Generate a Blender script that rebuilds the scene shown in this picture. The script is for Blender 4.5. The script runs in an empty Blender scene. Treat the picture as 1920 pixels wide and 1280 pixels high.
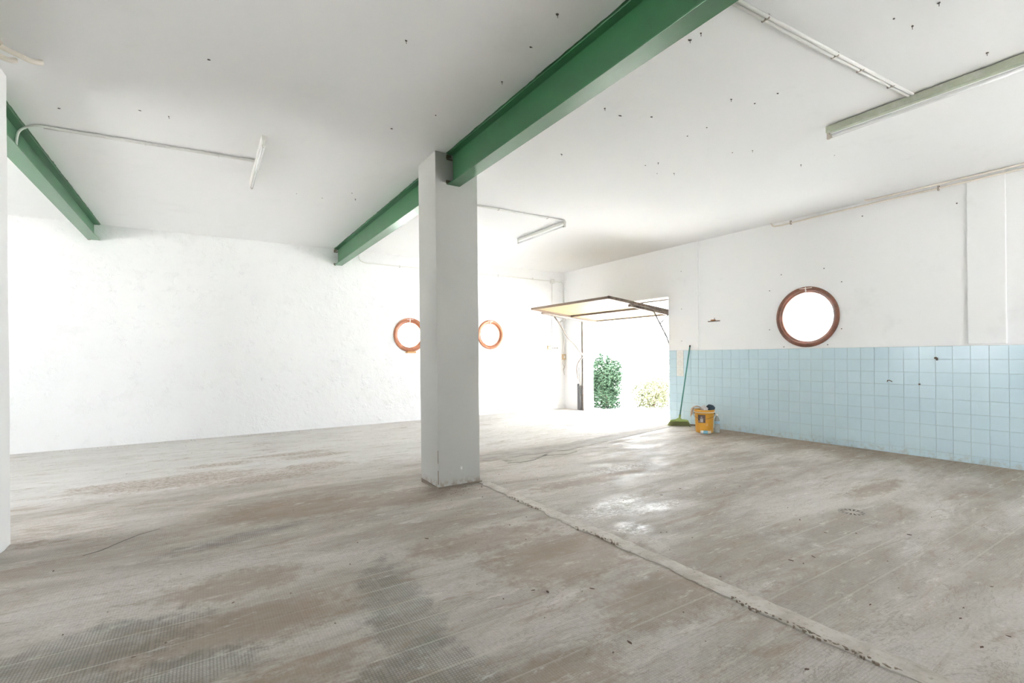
import bpy, bmesh, math, random
from mathutils import Vector, Matrix, noise
random.seed(4)
sc = bpy.context.scene
COL = sc.collection
PI = math.pi

# ---------------------------------------------------------------- camera
cam_d = bpy.data.cameras.new('camera')
cam = bpy.data.objects.new('camera', cam_d)
COL.objects.link(cam)
cam_d.sensor_width = 36.0
cam_d.lens = 914.85 / 1920 * 36
cam_d.shift_y = 26.3 / 1920
cam_d.clip_start = 0.05
r_ = Vector((0.84494539, -0.53476391, -0.00973899))
u_ = Vector((0.00822931, -0.00520831, 0.99995257))
f_ = Vector((0.53478927, 0.84498546, 0.0))
cam.matrix_world = Matrix(((r_.x, u_.x, -f_.x, 0.0), (r_.y, u_.y, -f_.y, 0.0), (r_.z, u_.z, -f_.z, 1.25), (0, 0, 0, 1)))
sc.camera = cam

# ---------------------------------------------------------------- light and exposure
W = bpy.data.worlds.new('world'); sc.world = W; W.use_nodes = True
bg = W.node_tree.nodes['Background']
bg.inputs[0].default_value = (0.90, 0.95, 1.0, 1)
bg.inputs[1].default_value = 10.4
sun_d = bpy.data.lights.new('sun', 'SUN'); sun_d.energy = 90.0; sun_d.angle = math.radians(1.5)
sun_d.color = (1.0, 0.99, 0.97)
sun = bpy.data.objects.new('sun', sun_d); COL.objects.link(sun)
sun.rotation_euler = Vector((0.22, 0.30, 1.6)).to_track_quat('Z', 'Y').to_euler()   # sun stands high
def portal(name, loc, rot, sx, sy):
    l = bpy.data.lights.new(name, 'AREA'); l.shape = 'RECTANGLE'; l.size = sx; l.size_y = sy
    l.cycles.is_portal = True
    o = bpy.data.objects.new(name, l); COL.objects.link(o); o.location = loc; o.rotation_euler = rot
sc.view_settings.view_transform = 'Standard'
sc.view_settings.look = 'None'
sc.view_settings.gamma = 1.0
sc.view_settings.exposure = 0.43
sc.view_settings.use_curve_mapping = False
sc.cycles.max_bounces = 7
sc.cycles.diffuse_bounces = 6
sc.cycles.glossy_bounces = 3
sc.cycles.adaptive_threshold = 0.2
sc.cycles.transparent_max_bounces = 6
sc.cycles.sample_clamp_indirect = 12
sc.cycles.caustics_reflective = False
sc.cycles.caustics_refractive = False

# ---------------------------------------------------------------- dimensions (metres)
XR, YB, H, TT = 7.213, 9.067, 3.188, 1.315
XW = XR + 0.03           # upper wall face on the right
XL, YF = -4.9, -2.6      # unseen left and rear walls
DY0, DY1, DZ = 6.02, 8.378, 2.30   # garage opening

# ---------------------------------------------------------------- helpers
class MB:
    def __init__(s): s.b = bmesh.new()
    def box(s, x0, x1, y0, y1, z0, z1):
        v = [s.b.verts.new((x, y, z)) for x in (x0, x1) for y in (y0, y1) for z in (z0, z1)]
        for f in ((0, 1, 3, 2), (4, 6, 7, 5), (0, 4, 5, 1), (2, 3, 7, 6), (0, 2, 6, 4), (1, 5, 7, 3)):
            s.b.faces.new([v[i] for i in f])
        return v
    def bar(s, a, b, w, h, up=(0, 0, 1)):
        a = Vector(a); b = Vector(b); d = (b - a).normalized(); up = Vector(up)
        sd = d.cross(up)
        if sd.length < 1e-4: sd = d.cross(Vector((0, 1, 0)))
        sd.normalize(); u = sd.cross(d).normalized()
        v = [s.b.verts.new(p + sd * i * w / 2 + u * j * h / 2) for p in (a, b) for i, j in ((-1, -1), (1, -1), (1, 1), (-1, 1))]
        for f in ((3, 2, 1, 0), (4, 5, 6, 7), (0, 1, 5, 4), (1, 2, 6, 5), (2, 3, 7, 6), (3, 0, 4, 7)):
            s.b.faces.new([v[i] for i in f])
    def tube(s, pts, r, n=10, cap=True, smooth=True):
        pts = [Vector(p) for p in pts]; rings = []
        rr = r if isinstance(r, (list, tuple)) else [r] * len(pts)
        ref = None
        for i, p in enumerate(pts):
            if i == 0: d = pts[1] - p
            elif i == len(pts) - 1: d = p - pts[i - 1]
            else: d = (pts[i + 1] - p).normalized() + (p - pts[i - 1]).normalized()
            d.normalize()
            if ref is None: ref = Vector((0, 0, 1)) if abs(d.z) < .9 else Vector((1, 0, 0))
            a = (ref - d * ref.dot(d)).normalized(); ref = a; b = d.cross(a)
            rings.append([s.b.verts.new(p + (a * math.cos(t) + b * math.sin(t)) * rr[i]) for t in [2 * PI * k / n for k in range(n)]])
        for i in range(len(rings) - 1):
            for k in range(n):
                f = s.b.faces.new((rings[i][k], rings[i][(k + 1) % n], rings[i + 1][(k + 1) % n], rings[i + 1][k])); f.smooth = smooth
        if cap: s.b.faces.new(rings[0][::-1]); s.b.faces.new(rings[-1])
    def lathe(s, prof, origin, axis='z', n=24, closed=False, smooth=True):
        o = Vector(origin); rings = []
        for r, h in prof:
            ring = []
            for k in range(n):
                t = 2 * PI * k / n; c, q = math.cos(t) * r, math.sin(t) * r
                p = {'z': Vector((c, q, h)), 'x': Vector((h, c, q)), 'y': Vector((q, h, c))}[axis]
                ring.append(s.b.verts.new(o + p))
            rings.append(ring)
        m = len(rings)
        for i in range(m if closed else m - 1):
            for k in range(n):
                f = s.b.faces.new((rings[i][k], rings[i][(k + 1) % n], rings[(i + 1) % m][(k + 1) % n], rings[(i + 1) % m][k])); f.smooth = smooth
        if not closed:
            if prof[0][0] > 1e-4: s.b.faces.new(rings[0][::-1])
            if prof[-1][0] > 1e-4: s.b.faces.new(rings[-1])
    def poly(s, pts, z0, z1):     # prism of an outline seen from above
        lo = [s.b.verts.new((p[0], p[1], z0)) for p in pts]; hi = [s.b.verts.new((p[0], p[1], z1)) for p in pts]
        s.b.faces.new(lo[::-1]); s.b.faces.new(hi)
        for i in range(len(pts)):
            j = (i + 1) % len(pts); s.b.faces.new((lo[i], lo[j], hi[j], hi[i]))
    def ob(s, name, mat, parent=None, bevel=0, seg=2):
        bmesh.ops.remove_doubles(s.b, verts=s.b.verts, dist=1e-6)
        bmesh.ops.recalc_face_normals(s.b, faces=s.b.faces)
        me = bpy.data.meshes.new(name); s.b.to_mesh(me); s.b.free()
        o = bpy.data.objects.new(name, me); COL.objects.link(o)
        if mat: me.materials.append(mat)
        if parent: adopt(o, parent)
        if bevel:
            m = o.modifiers.new('bevel', 'BEVEL'); m.width = bevel; m.segments = seg; m.limit_method = 'ANGLE'
        return o
def adopt(o, p):
    o.parent = p      # empties carry their place, meshes are modelled in world space
    if p.type == 'EMPTY': o.matrix_parent_inverse = Matrix.Translation(p.location).inverted()
def tag(o, label, cat, group=None, kind=None):
    o['label'] = label
    if cat: o['category'] = cat
    if group: o['group'] = group
    if kind: o['kind'] = kind
    return o
def thing(name, label, cat, loc=(0, 0, 0), group=None):
    o = bpy.data.objects.new(name, None); COL.objects.link(o); o.location = loc
    o.empty_display_size = .1
    return tag(o, label, cat, group)
def struct(o): o['kind'] = 'structure'; return o
def bend(pts, r=.06, k=5):        # rounds the corners of a polyline
    pts = [Vector(p) for p in pts]; out = [pts[0]]
    for i in range(1, len(pts) - 1):
        a, p, b = pts[i - 1], pts[i], pts[i + 1]
        da = (a - p); db = (b - p); q = min(r, da.length * .45, db.length * .45)
        A = p + da.normalized() * q; B = p + db.normalized() * q
        for j in range(k + 1):
            t = j / k; out.append(A * (1 - t) ** 2 + p * 2 * t * (1 - t) + B * t * t)
    out.append(pts[-1]); return out

# ---------------------------------------------------------------- materials
def mat(name, col, rough=.6, metal=0, spec=.5):
    m = bpy.data.materials.new(name); m.use_nodes = True
    p = m.node_tree.nodes['Principled BSDF']
    p.inputs['Base Color'].default_value = (*col, 1); p.inputs['Roughness'].default_value = rough
    p.inputs['Metallic'].default_value = metal; p.inputs['Specular IOR Level'].default_value = spec
    return m
class NT:
    def __init__(s, m): s.t = m.node_tree; s.p = s.t.nodes['Principled BSDF']; s.co = s.t.nodes.new('ShaderNodeNewGeometry').outputs['Position']
    def n(s, t, **k):
        x = s.t.nodes.new(t)
        for a, b in k.items(): setattr(x, a, b)
        return x
    def link(s, a, b): s.t.links.new(a, b)
    def map(s, scale=(1, 1, 1), loc=(0, 0, 0), rot=(0, 0, 0), src=None):
        x = s.n('ShaderNodeMapping'); x.inputs['Scale'].default_value = scale; x.inputs['Location'].default_value = loc; x.inputs['Rotation'].default_value = rot
        s.link(src or s.co, x.inputs[0]); return x.outputs[0]
    def noise(s, scale, detail=4, rough=.55, src=None, dist=0):
        x = s.n('ShaderNodeTexNoise'); x.inputs['Scale'].default_value = scale; x.inputs['Detail'].default_value = detail
        x.inputs['Roughness'].default_value = rough; x.inputs['Distortion'].default_value = dist
        s.link(src or s.co, x.inputs['Vector']); return x.outputs['Fac']
    def ramp(s, src, a, b, lo=0.0, hi=1.0, interp='SMOOTHSTEP'):
        x = s.n('ShaderNodeMapRange', interpolation_type=interp); x.inputs[1].default_value = a; x.inputs[2].default_value = b
        x.inputs[3].default_value = lo; x.inputs[4].default_value = hi; s.link(src, x.inputs[0]); return x.outputs[0]
    def math(s, op, a, b=None, c=None):
        x = s.n('ShaderNodeMath', operation=op)
        for i, v in enumerate((a, b, c)):
            if v is None: continue
            if hasattr(v, 'links') or hasattr(v, 'is_linked'): s.link(v, x.inputs[i])
            else: x.inputs[i].default_value = v
        return x.outputs[0]
    def mix(s, fac, a, b, mode='MIX'):
        x = s.n('ShaderNodeMix', data_type='RGBA', blend_type=mode)
        for i, v in ((0, fac), (6, a), (7, b)):
            if isinstance(v, tuple): x.inputs[i].default_value = (*v, 1) if len(v) == 3 else v
            elif isinstance(v, (int, float)): x.inputs[i].default_value = v
            else: s.link(v, x.inputs[i])
        return x.outputs[2]
    def bump(s, h, strength=.3, dist=.01, prev=None):
        x = s.n('ShaderNodeBump'); x.inputs['Strength'].default_value = strength; x.inputs['Distance'].default_value = dist
        s.link(h, x.inputs['Height'])
        if prev is not None: s.link(prev, x.inputs['Normal'])
        return x.outputs[0]
    def xyz(s):
        x = s.n('ShaderNodeSeparateXYZ'); s.link(s.co, x.inputs[0]); return x.outputs
    def color(s, c): s.link(c, s.p.inputs['Base Color'])
    def rough(s, c): s.link(c, s.p.inputs['Roughness'])
    def normal(s, c): s.link(c, s.p.inputs['Normal'])

def plaster(name, col, lump=.25, lump_scale=3.5, fine=.12, mark=.5):
    m = mat(name, col, .75, spec=.25); t = NT(m)
    n = t.bump(t.noise(lump_scale, 6, .62), lump, .05)
    mk = t.ramp(t.noise(1.7, 4, .7), .58, .72)
    d = tuple(c * .93 for c in col)
    t.color(t.mix(t.math('MULTIPLY', mk, mark), col, d)); t.normal(n)
    return m
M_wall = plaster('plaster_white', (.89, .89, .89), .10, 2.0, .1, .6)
M_ceil = plaster('plaster_ceiling', (.88, .88, .88), .10, 1.2, .06, .4)
M_rough = plaster('plaster_uneven', (.90, .90, .90), .45, 3.2, .3, .6)
# scabby flaking on the uneven wall
t = NT(M_rough)
old = t.p.inputs['Normal'].links[0].from_socket
fl = t.ramp(t.noise(6, 5, .7), .52, .74)
t.normal(t.bump(fl, .45, .02, old))
old = t.p.inputs['Base Color'].links[0].from_socket
t.color(t.mix(t.math('MULTIPLY', t.ramp(t.noise(2.3, 5, .7), .5, .7), t.ramp(t.noise(14, 4, .8), .48, .66, 0, .3)), old, (.78, .77, .75)))
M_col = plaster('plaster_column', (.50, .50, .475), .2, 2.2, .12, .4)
t = NT(M_col)      # dirty foot of the column
old = t.p.inputs['Base Color'].links[0].from_socket
z = t.xyz()[2]
dirt = t.math('MULTIPLY', t.ramp(z, .0, .10, 1, 0), t.ramp(t.noise(22, 5, .7), .42, .6))
t.color(t.mix(dirt, old, (.33, .27, .21)))

def green(name, col):
    m = mat(name, col, .30, spec=.6); t = NT(m)
    v = t.ramp(t.noise(9, 5, .7), .3, .75)
    c = t.mix(t.math('MULTIPLY', v, .35), col, tuple(x * .78 for x in col))
    rust = t.ramp(t.noise(3.1, 6, .75, dist=.5), .70, .78)
    c = t.mix(rust, c, (.16, .09, .05)); t.color(c)
    t.normal(t.bump(t.noise(30, 4), .12, .004)); return m
M_green = green('green_gloss_paint', (.034, .135, .055))
M_greenlt = green('green_paint_smear', (.06, .16, .075))

# floor: worn cement over ribbed grid tiles
M_floor = mat('worn_cement_floor', (.4, .38, .35), .6, spec=.4); t = NT(M_floor)
st = t.map((.42, 1.5, 1)); st2 = t.map((1.2, 3.4, 1), (3, 1, 0))
n1 = t.noise(1.15, 7, .62, st, .6); n2 = t.noise(2.2, 7, .7, st2, .8); n3 = t.noise(60, 3, .7); n4 = t.noise(9, 5, .75)
X, Y, Z = t.xyz()
def blob(x, y, rx, ry, rot=0, edge=.35, amp=1.0):
    c, s = math.cos(rot), math.sin(rot)
    dx = t.math('SUBTRACT', X, x); dy = t.math('SUBTRACT', Y, y)
    a = t.math('ADD', t.math('MULTIPLY', dx, c / rx), t.math('MULTIPLY', dy, s / rx))
    b = t.math('ADD', t.math('MULTIPLY', dx, -s / ry), t.math('MULTIPLY', dy, c / ry))
    d = t.math('SQRT', t.math('ADD', t.math('MULTIPLY', a, a), t.math('MULTIPLY', b, b)))
    d = t.math('ADD', d, t.math('MULTIPLY', t.math('SUBTRACT', n4, .5), 2.2))
    return t.ramp(d, 1 + edge, 1 - edge, 0, amp)
def many(*bl):
    r = bl[0]
    for x in bl[1:]: r = t.math('MAXIMUM', r, x)
    return r
c = t.mix(t.ramp(n1, .36, .64), (.53, .50, .465), (.325, .29, .25))
c = t.mix(t.ramp(n2, .52, .70, 0, .55), c, (.35, .29, .225))
c = t.mix(t.ramp(n2, .42, .28, 0, .6), c, (.68, .665, .64))
c = t.mix(t.ramp(n3, .35, .7, 0, .28), c, (.22, .19, .16))
# lighter cement beyond the band, raised further to paint in door glow
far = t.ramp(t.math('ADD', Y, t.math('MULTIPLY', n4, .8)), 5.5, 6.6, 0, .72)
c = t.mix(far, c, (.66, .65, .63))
# a brown, rough strip along the tiled wall
rw = t.math('MULTIPLY', t.ramp(t.math('ADD', X, t.math('MULTIPLY', n2, 1.2)), 6.7, 7.6), t.ramp(Y, 5.3, 4.6))
c = t.mix(t.math('MULTIPLY', rw, .8), c, (.27, .21, .15))
# scabbed brown patches in the left bay
scab_zone = many(blob(-.2, 6.05, .75, .30), blob(.55, 5.7, .42, .2), blob(1.1, 5.95, .38, .22), blob(.15, 6.7, .35, .12), blob(.9, 6.9, .5, .1), blob(1.2, 6.6, .4, .12), blob(-.75, 6.2, .4, .12))
scab = t.math('MULTIPLY', scab_zone, t.ramp(t.noise(26, 6, .8), .42, .6, .25, 1))
c = t.mix(t.math('MULTIPLY', scab, .75), c, (.25, .17, .11))
brown = many(blob(1.9, 2.4, .5, .35), blob(2.0, 1.7, .42, .22), blob(1.6, 2.9, .5, .18), blob(.5, 1.7, .3, .2), blob(.15, 3.1, .35, .18), blob(1.1, 1.5, .3, .15), blob(3.3, 3.7, .7, .12), blob(5.2, 2.0, .5, .1), blob(1.4, 4.2, .7, .22), blob(.6, 4.4, .5, .3), blob(-.2, 2.0, .8, .2), blob(.1, 2.6, .5, .2))
c = t.mix(t.math('MULTIPLY', brown, .6), c, (.235, .175, .125))
# oily dark patches where the grid shows through
dark = many(blob(.80, 2.25, .17, .75, -.12), blob(.70, 1.75, .26, .30), blob(-.45, 2.75, .45, .22, .1), blob(-.1, 2.35, .3, .16), blob(-.55, 2.45, .3, .2), blob(.2, 3.9, .5, .10, .2))
c = t.mix(t.math('MULTIPLY', dark, t.ramp(t.noise(4, 7, .75, t.map((1, 1.6, 1))), .40, .66, .08, .52)), c, (.15, .155, .135))
# white mineral bloom, with gloss highlights painted in as white
wht = t.math('MULTIPLY', many(blob(2.85, 2.95, .42, .15, .2), blob(3.1, 2.75, .30, .08), blob(2.6, 2.5, .12, .12), blob(3.8, 3.9, .5, .10)), t.ramp(t.noise(18, 6, .8, t.map((1, 2, 1))), .47, .58))
c = t.mix(t.math('MULTIPLY', wht, .75), c, (.86, .86, .85))
# tile joints (rows of 20 cm) and 1 cm ribs
def lines(v, pitch, wid, off=0.0):
    fr = t.math('FRACT', t.math('ADD', t.math('DIVIDE', v, pitch), off))
    return t.ramp(t.math('ABSOLUTE', t.math('SUBTRACT', fr, .5)), .5 - wid, .5 - wid * .4)
jy = lines(Y, .2, .03); jx = lines(X, .2, .03)
worn = t.math('MULTIPLY', t.ramp(t.noise(1.1, 4, .6, t.map((.5, 1, 1), (7, 2, 0))), .40, .60), t.ramp(Y, 3.6, 1.9))
gmask = t.math('MAXIMUM', t.math('MULTIPLY', worn, .8), dark)
gmask = t.math('MULTIPLY', gmask, t.ramp(Y, 5.2, 3.2))
gx = lines(X, .0125, .28); gy = lines(Y, .0125, .28)
grid = t.math('MULTIPLY', t.math('MAXIMUM', gx, gy), gmask)
c = t.mix(t.math('MULTIPLY', grid, t.math('ADD', t.math('MULTIPLY', dark, .35), .22)), c, (.12, .115, .105))
seam = t.math('MULTIPLY', t.math('MAXIMUM', jy, t.math('MULTIPLY', jx, .3)), t.math('ADD', t.math('MULTIPLY', gmask, .7), .12))
c = t.mix(t.math('MULTIPLY', seam, .5), c, (.56, .53, .48))
# crack like pores
por = t.ramp(t.noise(5, 7, .85, t.map((.6, 1.8, 1), (1, 5, 0)), 1.2), .66, .70)
c = t.mix(t.math('MULTIPLY', por, .6), c, (.17, .13, .095))
sm = t.ramp(t.noise(3.2, 7, .8, t.map((.5, 2.0, 1), (4, 1, 2)), .9), .53, .66)
c = t.mix(t.math('MULTIPLY', sm, .6), c, (.27, .205, .145))
vn = t.ramp(t.math('ABSOLUTE', t.math('SUBTRACT', t.noise(2.6, 6, .7, t.map((.45, 1.5, 1), (8, 3, 1)), .6), .5)), .012, .0)
c = t.mix(t.math('MULTIPLY', vn, .4), c, (.20, .16, .12))
lt = t.ramp(t.noise(7, 5, .8, t.map((.5, 1.6, 1), (1, 1, 8))), .56, .68)
c = t.mix(t.math('MULTIPLY', lt, .35), c, (.74, .72, .69))
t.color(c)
rg = t.ramp(t.noise(3.5, 6, .7, t.map((.6, 1.6, 1), (2, 9, 0))), .35, .62, .50, .78)
shiny = many(blob(2.85, 2.95, .45, .25, .2), blob(3.3, 2.75, .35, .15), blob(2.6, 2.5, .15, .15), blob(3.3, 1.75, .2, .3))
rg = t.math('SUBTRACT', rg, t.math('MULTIPLY', t.math('MULTIPLY', shiny, t.ramp(n4, .40, .60)), .24)); t.rough(rg)
hgt = t.math('ADD', t.noise(13, 4, .75, t.map((.8, 1.4, 1))), t.math('MULTIPLY', t.math('MAXIMUM', gx, gy), .10))
t.normal(t.bump(hgt, .45, .012))

M_band = mat('cement_band', (.6, .57, .53), .7); t = NT(M_band)
c = t.mix(t.ramp(t.noise(6, 7, .7), .35, .7), (.55, .52, .48), (.40, .36, .31)); c = t.mix(t.ramp(t.noise(40, 4, .7), .55, .7, 0, .6), c, (.24, .19, .14))
t.color(c); t.normal(t.bump(t.noise(14, 7, .7), .5, .01))
M_band2 = mat('grey_cement_band', (.4, .37, .34), .8); t = NT(M_band2)
t.color(t.mix(t.ramp(t.noise(6, 7, .7, t.map((.5, 1.5, 1))), .35, .7), (.40, .375, .34), (.27, .245, .22))); t.normal(t.bump(t.noise(14, 7, .7), .5, .01))
M_tile = mat('pale_blue_glazed_tile', (.42, .62, .68), .16, spec=.5); t = NT(M_tile)
oi = t.n('ShaderNodeObjectInfo').outputs['Random']
c = t.mix(oi, (.54, .69, .76), (.57, .715, .78)); c = t.mix(t.ramp(t.noise(5, 5, .7), .5, .75, 0, .35), c, (.62, .76, .82))
foot = t.math('MULTIPLY', t.ramp(t.xyz()[2], .0, .16, 1, 0), t.ramp(t.noise(14, 5, .7), .45, .65))
t.color(t.mix(t.math('MULTIPLY', foot, .5), c, (.42, .40, .33)))
t.normal(t.bump(t.noise(9, 2), .05, .004))
M_grout = mat('grout', (.50, .60, .62), .9)
M_wtile = mat('white_tile', (.80, .78, .75), .3)
M_print = mat('faint_tile_print', (.66, .62, .59), .4)
M_brown = mat('red_brown_stained_wood', (.17, .06, .035), .42); t = NT(M_brown)
c = t.mix(t.ramp(t.noise(6, 6, .7), .3, .7), (.21, .075, .045), (.10, .045, .025)); t.color(c); t.normal(t.bump(t.noise(30, 4), .2, .004))
M_orange = mat('orange_stained_wood', (.42, .16, .07), .45); t = NT(M_orange)
t.color(t.mix(t.ramp(t.noise(8, 6, .7), .3, .7), (.44, .17, .08), (.27, .10, .05)))
M_pvc = mat('painted_conduit', (.80, .79, .76), .45)
M_pvc2 = mat('cream_conduit', (.74, .68, .60), .5)
M_clip = mat('grimy_clip', (.42, .37, .32), .6)
M_clip2 = mat('white_clip', (.72, .71, .68), .5)
M_fixt = mat('greenish_enamel', (.50, .54, .42), .5); t = NT(M_fixt)
t.color(t.mix(t.ramp(t.noise(12, 5, .7), .45, .7), (.50, .54, .42), (.60, .62, .54)))
M_fixw = mat('white_enamel', (.78, .77, .73), .4)
M_tubeg = mat('unlit_tube_glass', (.88, .88, .88), .12)
M_capm = mat('tube_cap_metal', (.5, .46, .40), .4, .5)
M_rust = mat('rusty_steel', (.13, .085, .06), .75); t = NT(M_rust)
t.color(t.mix(t.ramp(t.noise(15, 6, .7), .35, .65), (.19, .14, .105), (.085, .06, .045)))
M_greysteel = mat('weathered_steel', (.2, .17, .15), .6); t = NT(M_greysteel)
t.color(t.mix(t.ramp(t.noise(18, 6, .7), .4, .65), (.17, .15, .13), (.11, .075, .055)))
M_ply = mat('yellowed_panel', (.80, .62, .36), .6); t = NT(M_ply)
t.color(t.mix(t.ramp(t.noise(3, 6, .7, t.map((1, 4, 1))), .3, .7), (.27, .215, .115), (.20, .15, .075)))
M_wood = mat('frame_wood', (.13, .085, .055), .6)
M_hole = mat('dark_hole', (.07, .06, .05), .9)
M_iron = mat('cast_iron', (.075, .072, .07), .7)
M_stone = mat('cement_crust', (.40, .37, .33), .8)
M_out = mat('sunlit_concrete', (.72, .70, .66), .9); t = NT(M_out)
t.color(t.mix(t.ramp(t.noise(1.2, 6, .6), .3, .7), (.72, .715, .70), (.62, .61, .59)))
M_glass = bpy.data.materials.new('window_glass'); M_glass.use_nodes = True
nt = M_glass.node_tree; nt.nodes.remove(nt.nodes['Principled BSDF'])
tr = nt.nodes.new('ShaderNodeBsdfTransparent'); gl = nt.nodes.new('ShaderNodeBsdfGlossy'); gl.inputs['Roughness'].default_value = .03
tr.inputs[0].default_value = (.95, .97, .97, 1)
mx = nt.nodes.new('ShaderNodeMixShader'); mx.inputs[0].default_value = .05
nt.links.new(tr.outputs[0], mx.inputs[1]); nt.links.new(gl.outputs[0], mx.inputs[2]); nt.links.new(mx.outputs[0], nt.nodes['Material Output'].inputs[0])

# ---------------------------------------------------------------- room shell
def cut(o, cutters):
    for c in cutters:
        m = o.modifiers.new('cut', 'BOOLEAN'); m.operation = 'DIFFERENCE'; m.object = c; m.solver = 'EXACT'
    dg = bpy.context.evaluated_depsgraph_get(); dg.update()
    me = bpy.data.meshes.new_from_object(o.evaluated_get(dg))
    o.modifiers.clear(); o.data = me
    for c in cutters: bpy.data.objects.remove(c)
    return o
def cyl_cut(axis, o, r, a, b):
    m = MB(); m.lathe([(r, a), (r, b)], o, axis, 48); return m.ob('cutter', None)

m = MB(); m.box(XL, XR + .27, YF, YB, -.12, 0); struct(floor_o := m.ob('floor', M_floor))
m = MB(); m.box(XL - .2, XR + .3, YF - .2, YB + .25, H, H + .25); struct(ceil_o := m.ob('ceiling', M_ceil))
# right wall: upper field, plain end section round the opening, backing of the tiles
P1 = (3.612, 1.757)      # porthole centre (y, z)
m = MB(); m.box(XW, XR + .27, YF - .2, 5.39, 0, H)
wr = m.ob('wall_right', M_wall); cut(wr, [cyl_cut('x', (XW, P1[0], P1[1]), .392, -.1, .4)]); struct(wr)
m = MB()
m.box(XR, XR + .27, DY1, YB + .25, 0, H); m.box(XR, XR + .27, DY0, DY1, DZ, H); m.box(XR, XR + .27, 5.39, DY0, TT, H); m.box(XR + .008, XR + .27, 5.39, DY0, 0, TT)
e = m.ob('end_section', M_wall, wr)
m = MB(); m.box(XR + .004, XW, YF, 5.39, 0, TT - .002); m.box(XR + .004, XR + .008, 5.39, DY0, 0, TT - .002); m.ob('tile_backing', M_grout, wr)
m = MB(); m.box(XR - .002, XW, YF, 5.39, TT - .004, TT + .012); m.ob('ledge', M_wall, wr)
m = MB(); m.box(XR + .010, XW, 1.57, 1.885, TT + .012, H); m.ob('pilaster', M_wall, wr, .006)
# tiles
PT = .1535; G = .0016
tile_me = {}
def tile_mesh(w, h):
    k = (round(w, 4), round(h, 4))
    if k not in tile_me:
        b = MB(); a, c_ = w / 2 - G / 2, h / 2 - G / 2; e_ = .0018
        q = [b.b.verts.new((0, sy * a, sz * c_)) for sy, sz in ((-1, -1), (1, -1), (1, 1), (-1, 1))]
        p = [b.b.verts.new((-.0075, sy * (a - e_), sz * (c_ - e_))) for sy, sz in ((-1, -1), (1, -1), (1, 1), (-1, 1))]
        b.b.faces.new(p)
        for i in range(4): b.b.faces.new((q[i], q[(i + 1) % 4], p[(i + 1) % 4], p[i]))
        bmesh.ops.recalc_face_normals(b.b, faces=b.b.faces)
        me = bpy.data.meshes.new('tile'); b.b.to_mesh(me); b.b.free(); me.materials.append(M_tile); tile_me[k] = me
    return tile_me[k]
y0 = 1.5525
ncol0 = -3; ncol1 = 29      # columns counted from y0
cnt = 0; rest = MB()
for k in range(-27, 30):
    ya = y0 + k * PT; yb = min(ya + PT, DY0)
    if yb - ya < .02: continue
    for r in range(9):
        zb = TT - .004 - r * PT; za = max(zb - PT, 0.0)
        if zb - za < .03: continue
        if k == 27 and r in (0, 1, 2): continue          # three pale printed tiles sit here
        jy_ = random.uniform(-.0006, .0006); tilt = random.uniform(-.004, .004); pr = random.uniform(0, .0012)
        if k >= ncol0 and cnt < 297:
            o = bpy.data.objects.new('tile', tile_mesh(yb - ya, zb - za)); COL.objects.link(o)
            o.location = (XR + .0085 - pr, (ya + yb) / 2 + jy_, (za + zb) / 2); o.rotation_euler = (random.uniform(-.002, .002), tilt, random.uniform(-.004, .004))
            o.parent = wr; cnt += 1
        else:
            rest.box(XR + .001, XR + .0085, ya + G / 2, yb - G / 2, za + G / 2, zb - G / 2)
rt = rest.ob('tile_field', M_tile, wr); rt['kind'] = 'stuff'
for r in range(3):
    ya = y0 + 27 * PT; zb = TT - .004 - r * PT
    m = MB(); m.box(XR - .001, XR + .0085, ya + .004, ya + PT - .003, zb - PT + .002, zb - .002); w_ = m.ob('white_tile', M_wtile, wr, .001, 1)
    w_['label'] = 'off-white tile with a faint round print'
    for rr in (.052, .028):
        q = MB(); q.lathe([(rr, -.0014), (rr - .007, -.0014), (rr - .007, 0), (rr, 0)], (XR, ya + PT / 2, zb - PT / 2), 'x', 20, True); q.ob('round_print', M_print, w_)
# back wall
B1 = (3.395, 1.668); B2 = (5.195, 1.70)
m = MB(); m.box(XL - .2, XR + .3, YB, YB + .25, 0, H)
wb = m.ob('wall_back', M_rough); cut(wb, [cyl_cut('y', (B1[0], YB, B1[1]), .292, -.1, .4), cyl_cut('y', (B2[0], YB, B2[1]), .282, -.1, .4)]); struct(wb)
# side and rear walls behind the viewer, each with an opening added to let in fill daylight
m = MB(); m.box(XL - .2, XL, YF - .2, YB + .25, 0, H); wl = m.ob('wall_left', M_wall)
m = MB(); m.box(XL - .3, XL + .1, 4.3, 6.5, .9, 2.7); cut(wl, [m.ob('cutter', None)]); struct(wl)
m = MB(); m.box(XL - .2, XR + .3, YF - .2, YF, 0, H); wf = m.ob('wall_rear', M_wall)
m = MB(); m.box(4.2, 5.8, YF - .3, YF + .1, .0, 2.15); cut(wf, [m.ob('cutter', None)]); struct(wf)
portal('portal_garage', (XR + .28, (DY0 + DY1) / 2, DZ / 2), (0, PI / 2, 0), DZ, DY1 - DY0)
portal('portal_left', (XL - .21, 5.4, 1.8), (0, -PI / 2, 0), 1.8, 2.2)
portal('portal_rear', (5.0, YF - .21, 1.08), (PI / 2, 0, 0), 1.6, 2.15)
portal('portal_porthole', (XR + .28, P1[0], P1[1]), (0, PI / 2, 0), .78, .78)

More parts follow.
